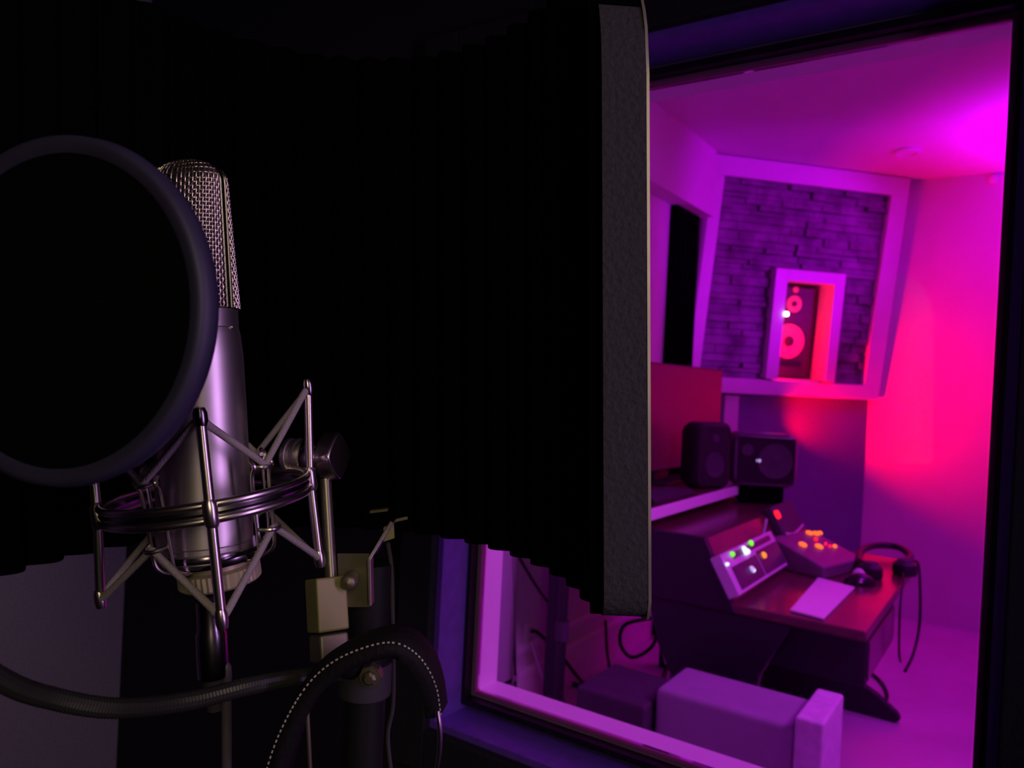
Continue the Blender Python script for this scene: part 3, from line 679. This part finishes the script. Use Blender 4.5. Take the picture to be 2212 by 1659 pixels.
# ------------------------------------------------------------------ shield
shX, shZ, shA, shB = -.140, .458, .222, .268
zlo, zhi = -.1455, .287
def WS(X, Y, Z): return W(X-.055*(Y-.02), Y, Z)
def arcp(t, off):                          # t 0..1 from right end to left end; off = inward offset
    th = PI*t; x = shA*math.cos(th); z = shB*math.sin(th)
    nx, nz = math.cos(th)/shA, math.sin(th)/shB; l = math.hypot(nx, nz); nx /= l; nz /= l
    return shX+x-nx*off, shZ+z-nz*off
LEN = PI*.235
def zr(t):
    d = min(t, 1-t)*LEN; rt_, rb_ = .10, .016
    up = zhi-(rt_-math.sqrt(max(0, rt_*rt_-(rt_-d)**2)) if d < rt_ else 0)
    lo = zlo+(rb_-math.sqrt(max(0, rb_*rb_-(rb_-d)**2)) if d < rb_ else 0)
    return lo, up
sh_ = thing('isolation_shield', 'large curved black foam isolation shield wrapped around the back of the microphone', 'isolation shield', W(shX, zlo, shZ+shB))
def sheet(o0, o1, t0, t1, nt_, nh, off_fn=None, ins=0):
    vs = []; fs = []; ts = []
    for i in range(nt_+1):
        u = i/nt_; t = t0+(t1-t0)*u; ts.append(t)
        for side_ in (0, 1):
            for j in range(nh+1):
                lo, up = zr(t); lo += ins; up -= ins
                z = lo+(up-lo)*j/nh
                off = (o0 if side_ == 0 else (o1 if off_fn is None else off_fn(t, z)))
                x, zz = arcp(t, off); vs.append(WS(x, z, zz))
    n1 = nh+1; n2 = 2*n1
    for i in range(nt_):
        for side_ in (0, 1):
            for j in range(nh):
                a = i*n2+side_*n1+j; b = (i+1)*n2+side_*n1+j
                fs.append((a, b, b+1, a+1))
        a = i*n2; b = (i+1)*n2
        fs.append((a, b, b+n1, a+n1)); fs.append((a+nh, b+nh, b+n1+nh, a+n1+nh))
    for i in (0, nt_):
        for j in range(nh): a = i*n2+j; fs.append((a, a+1, a+n1+1, a+n1))
    return MB().add(vs, fs)
sheet(0, .0018, 0, 1, 160, 6).build('outer_shell', M['shell'], sh_, smooth=True, angle=50)
def ribs(t, z):
    p = (t*LEN/.031) % 1.0
    return .024+.011*math.sin(PI*p)
sheet(.0022, 0, .018, .982, 300, 8, ribs, ins=.003).build('ribbed_foam', M['foam'], sh_)
for t0, t1 in ((.0, .017), (.983, 1.0)):
    sheet(.0022, .0285, t0, t1, 8, 24, ins=.0025).build('edge_binding', M['binding'], sh_, smooth=True, angle=50)
# bracket
br = MB(); bt = .0022
def strip(pts, w0, w1, mat_, nm, Z0, dvec):
    m = MB(); m.prism(pts, dvec); return m.build(nm, mat_, sh_, bev=.0004)
strip([P(728, 1196, .54), P(797, 1196, .538), P(797, 1312, .538), P(733, 1312, .54)], 0, 0, M['steel'], 'bracket_plate', .56, vfw*bt)
strip([P(793, 1205, .532), P(800, 1205, .532), P(802, 1310, .532), P(796, 1310, .532)], 0, 0, M['nickel'], 'bracket_flange', .5, vfw*.012)
strip([P(794, 1206, .532), P(801, 1210, .532), P(850, 1128, .548), P(843, 1124, .548)], 0, 0, M['chrome'], 'bracket_arm', .5, vfw*.03)
strip([P(828, 1140, .556), P(850, 1128, .556), P(852, 1163, .556), P(828, 1171, .556)], 0, 0, M['brass'], 'bracket_tab', .5, vfw*.003)
MB().tube(smoothpath([P(846, 1127, .565), P(862, 1123, .57), P(879, 1119, .575)], 4), .0012, 8).build('bracket_pin', M['brass'], sh_, smooth=True)
MB().box((-.007, -.001, 0), (.007, .001, .008), frame_mt(P(818, 1104, .6), hr, Vector((0, 0, 1)), vfw)).build('bracket_clip', M['steel'], sh_)

# ------------------------------------------------------------------ pop filter
ps_ = math.radians(15); pX, pY, pZ, pr = -.2015, .020, .34, .078
cw = W(pX, pY, pZ); u1 = W(math.cos(ps_), 0, -math.sin(ps_))-W(0, 0, 0); u2 = Vector((0, 0, 1)); n1_ = u1.cross(u2).normalized()
pf = thing('pop_filter', 'round black pop filter on a gooseneck in front of the microphone head', 'pop filter', cw-u2*pr)
rg = MB(); N = 96; prof = [(pr-.0085, -.004), (pr-.0085, .004), (pr-.004, .0062), (pr-.001, .005), (pr, 0), (pr-.001, -.005), (pr-.004, -.0062)]
vs = []; fs = []
for i in range(N):
    a = 2*PI*i/N; d = u1*math.cos(a)+u2*math.sin(a)
    for r_, h_ in prof: vs.append(cw+d*r_+n1_*h_)
m_ = len(prof)
for i in range(N):
    for k in range(m_): fs.append((i*m_+k, ((i+1) % N)*m_+k, ((i+1) % N)*m_+(k+1) % m_, i*m_+(k+1) % m_))
rg.add(vs, fs); rg.build('ring', M['popring'], pf, smooth=True, angle=60)
for h_ in (-.003, .003): MB().lathe([(pr-.008, -.0003), (pr-.008, .0003)], cw+n1_*h_, n1_, 64).build('mesh_screen', M['popmesh'], pf)
gpath = [cw-u1*(pr+.001), cw-u1*(pr+.018)-u2*.02, P(-230, 1180, .34), P(-130, 1360, .345), P(0, 1466, .355), P(110, 1508, .37), P(250, 1530, .395), P(400, 1516, .42), P(540, 1482, .455), P(650, 1462, .5), P(735, 1455, .545)]
gp = smoothpath(gpath, 40); rl = [.0050+.0004*(1 if (i % 2) else -1) for i in range(len(gp))]
MB().tube(gp, rl, 12).build('gooseneck', M['ribbed'], pf, smooth=False)

# ------------------------------------------------------------------ headphones on stand
hd = thing('stitched_headphones', 'black headphones with pale stitched headband draped over the microphone stand', 'headphones', P(760, 1700, .47))
hpth = smoothpath([P(560, 1720, .455), P(598, 1600, .452), P(650, 1500, .45), P(705, 1440, .448), P(775, 1403, .446), P(850, 1388, .446), P(905, 1418, .45), P(940, 1478, .458), P(952, 1545, .468)], 10)
hbm = MB(); vs = []; fs = []; sv = []
n_ = len(hpth); wd = .034; thk = .0095
for i, p in enumerate(hpth):
    t = (hpth[min(i+1, n_-1)]-hpth[max(i-1, 0)]).normalized(); dn = t.cross(vfw).normalized()
    if dn.z > 0 and i < 5: pass
    inward = (P(790, 1640, .46)-p); inward = (inward-vfw*inward.dot(vfw)); inward -= t*inward.dot(t); inward.normalize()
    q = [(0, 0), (wd*.5, .0+-.003), (wd, 0), (wd+.002, thk*.5), (wd, thk), (0, thk), (-.002, thk*.5)]
    for a, b_ in q: vs.append(p+vfw*a+inward*b_)
    sv.append((p-vfw*.0008-inward*.0002, t))
for i in range(n_-1):
    for k in range(7): fs.append((i*7+k, (i+1)*7+k, (i+1)*7+(k+1) % 7, i*7+(k+1) % 7))
fs.append(tuple(range(7))); fs.append(tuple((n_-1)*7+k for k in range(7)))
hbm.add(vs, fs); hbo = hbm.build('headband', M['leather'], hd, smooth=True, angle=70)
stb = MB(); dense = smoothpath([v[0] for v in sv[::4]], 8)
acc = 0
for i in range(1, len(dense)):
    acc += (dense[i]-dense[i-1]).length
    if acc > .0027:
        acc = 0; d = (dense[i]-dense[i-1]).normalized(); stb.tube([dense[i]-d*.0007, dense[i]+d*.0007], .00055, 6)
stb.build('stitching', M['stitch'], hbo)
for q, nm in (([P(950, 1490, .462), P(955, 1520, .465), P(957, 1550, .466)], 'yoke'),):
    pass
MB().tube(smoothpath([P(945, 1535, .458), P(950, 1580, .458), P(947, 1640, .46), P(930, 1720, .462)], 6), .0015, 8).build('yoke', M['wire'], hd, smooth=True)
MB().tube(smoothpath([P(662, 1500, .47), P(666, 1580, .47), P(672, 1700, .472)], 6), .0013, 8).build('yoke', M['steel'], hd, smooth=True)
for e_, s_ in ((P(585, 1850, .465), -1), (P(915, 1850, .475), 1)):
    axx = hr*s_
    MB().lathe([(.034, -.02), (.037, -.012), (.037, 0), (.03, .012), (0, .016)], e_, axx, 36).build('ear_cup', M['leather'], hd, smooth=True)
# hanging wire beside stand
cord('hanging_wire', 'thin dark wire hanging from the shield bracket past the stand', [P(838, 1172, .558), P(846, 1230, .56), P(848, 1320, .56), P(850, 1400, .56), P(849, 1520, .56), P(838, 1590, .56), P(846, 1680, .56)], .0016, 'rear')

# ------------------------------------------------------------------ lights
def area(name, loc, to, col, e, sx, sy_=None, spread=180):
    l = bpy.data.lights.new(name, 'AREA'); l.color = col; l.energy = e; l.shape = 'RECTANGLE'; l.size = sx; l.size_y = sy_ or sx; l.spread = math.radians(spread)
    o = bpy.data.objects.new(name, l); C.objects.link(o); o.location = loc
    o.rotation_euler = (Vector(to)-Vector(loc)).to_track_quat('-Z', 'Y').to_euler(); return o
def spot(name, loc, to, col, e, ang, blend=.8, r=.03):
    l = bpy.data.lights.new(name, 'SPOT'); l.color = col; l.energy = e; l.spot_size = math.radians(ang); l.spot_blend = blend; l.shadow_soft_size = r
    o = bpy.data.objects.new(name, l); C.objects.link(o); o.location = loc
    o.rotation_euler = (Vector(to)-Vector(loc)).to_track_quat('-Z', 'Y').to_euler(); return o
PUR = (.45, .02, 1.0); MAG = (.75, .01, 1.0); REDC = (1, .0, .01)
area('purple_ceiling_wash', (.7, 2.9, 2.93), (.1, 2.9, 0), (.46, .01, .82), 14, 1.0, .6, 110)
spot('soffit_spot', (1.5, 4.35, 2.2), (-1.25, 4.95, 2.45), (.56, .0, 1.0), 190, 38, .6, .15)
area('cove_uplight', (.32, 5.1, 2.35), (.28, 5.12, 3.0), (.60, .0, 1.0), 24, 1.0, .35, 115)
area('front_purple', (.9, 2.0, 2.3), (-1.6, 2.2, .9), (.60, .06, .78), 14, .5, .5, 110)
rl_ = pA-dW*.75+nl*.11; rl_.z = 1.14
area('red_wall_wash', rl_, rl_+dW*.88+nl*.47+Vector((0, 0, .58)), REDC, 19, .05, .16, 115)
area('niche_red', S(na0+.004, (nc0+nc1)/2, .03), S((na0+na1)/2+.08, (nc0+nc1)/2, -.09), REDC, 3.2, .02, .55)
# booth: violet strip added for the microphone highlight, and a dim warm lamp behind the photographer
area('added_violet_strip', (.74, .50, 1.62), (-.44, .3, 1.5), (.76, .40, 1.0), 1.9, .16, 1.0, 120)
area('booth_warm_lamp', (.60, -.45, 1.9), (-.44, .3, 1.45), (1.0, .82, .55), .45, .22, .7, 60)
w = bpy.data.worlds.new('world'); bpy.context.scene.world = w; w.use_nodes = True
w.node_tree.nodes['Background'].inputs[0].default_value = (.3, .3, .4, 1); w.node_tree.nodes['Background'].inputs[1].default_value = .0

# ------------------------------------------------------------------ camera
cam = bpy.data.cameras.new('camera'); co = bpy.data.objects.new('camera', cam); C.objects.link(co)
cam.sensor_width = 36; cam.lens = F/2212*36; cam.clip_start = .01
R_ = Vector((cy, sy, 0)); U_ = Vector((0, 0, 1)); Fw = Vector((-sy, cy, 0))
Fd = (Fw*math.cos(PITCH)-U_*math.sin(PITCH)); Ud = (U_*math.cos(PITCH)+Fw*math.sin(PITCH))
Rr = R_*math.cos(ROLL)+Ud*math.sin(ROLL); Ur = Ud*math.cos(ROLL)-R_*math.sin(ROLL)
co.matrix_world = frame_mt(Vector((0, 0, EYE)), Rr, Ur, -Fd)
cam.dof.use_dof = True; cam.dof.focus_distance = .52; cam.dof.aperture_fstop = 11
sc_ = bpy.context.scene; sc_.camera = co
sc_.view_settings.view_transform = 'Standard'; sc_.view_settings.look = 'None'; sc_.view_settings.exposure = 0; sc_.view_settings.gamma = 1
sc_.view_settings.use_curve_mapping = False
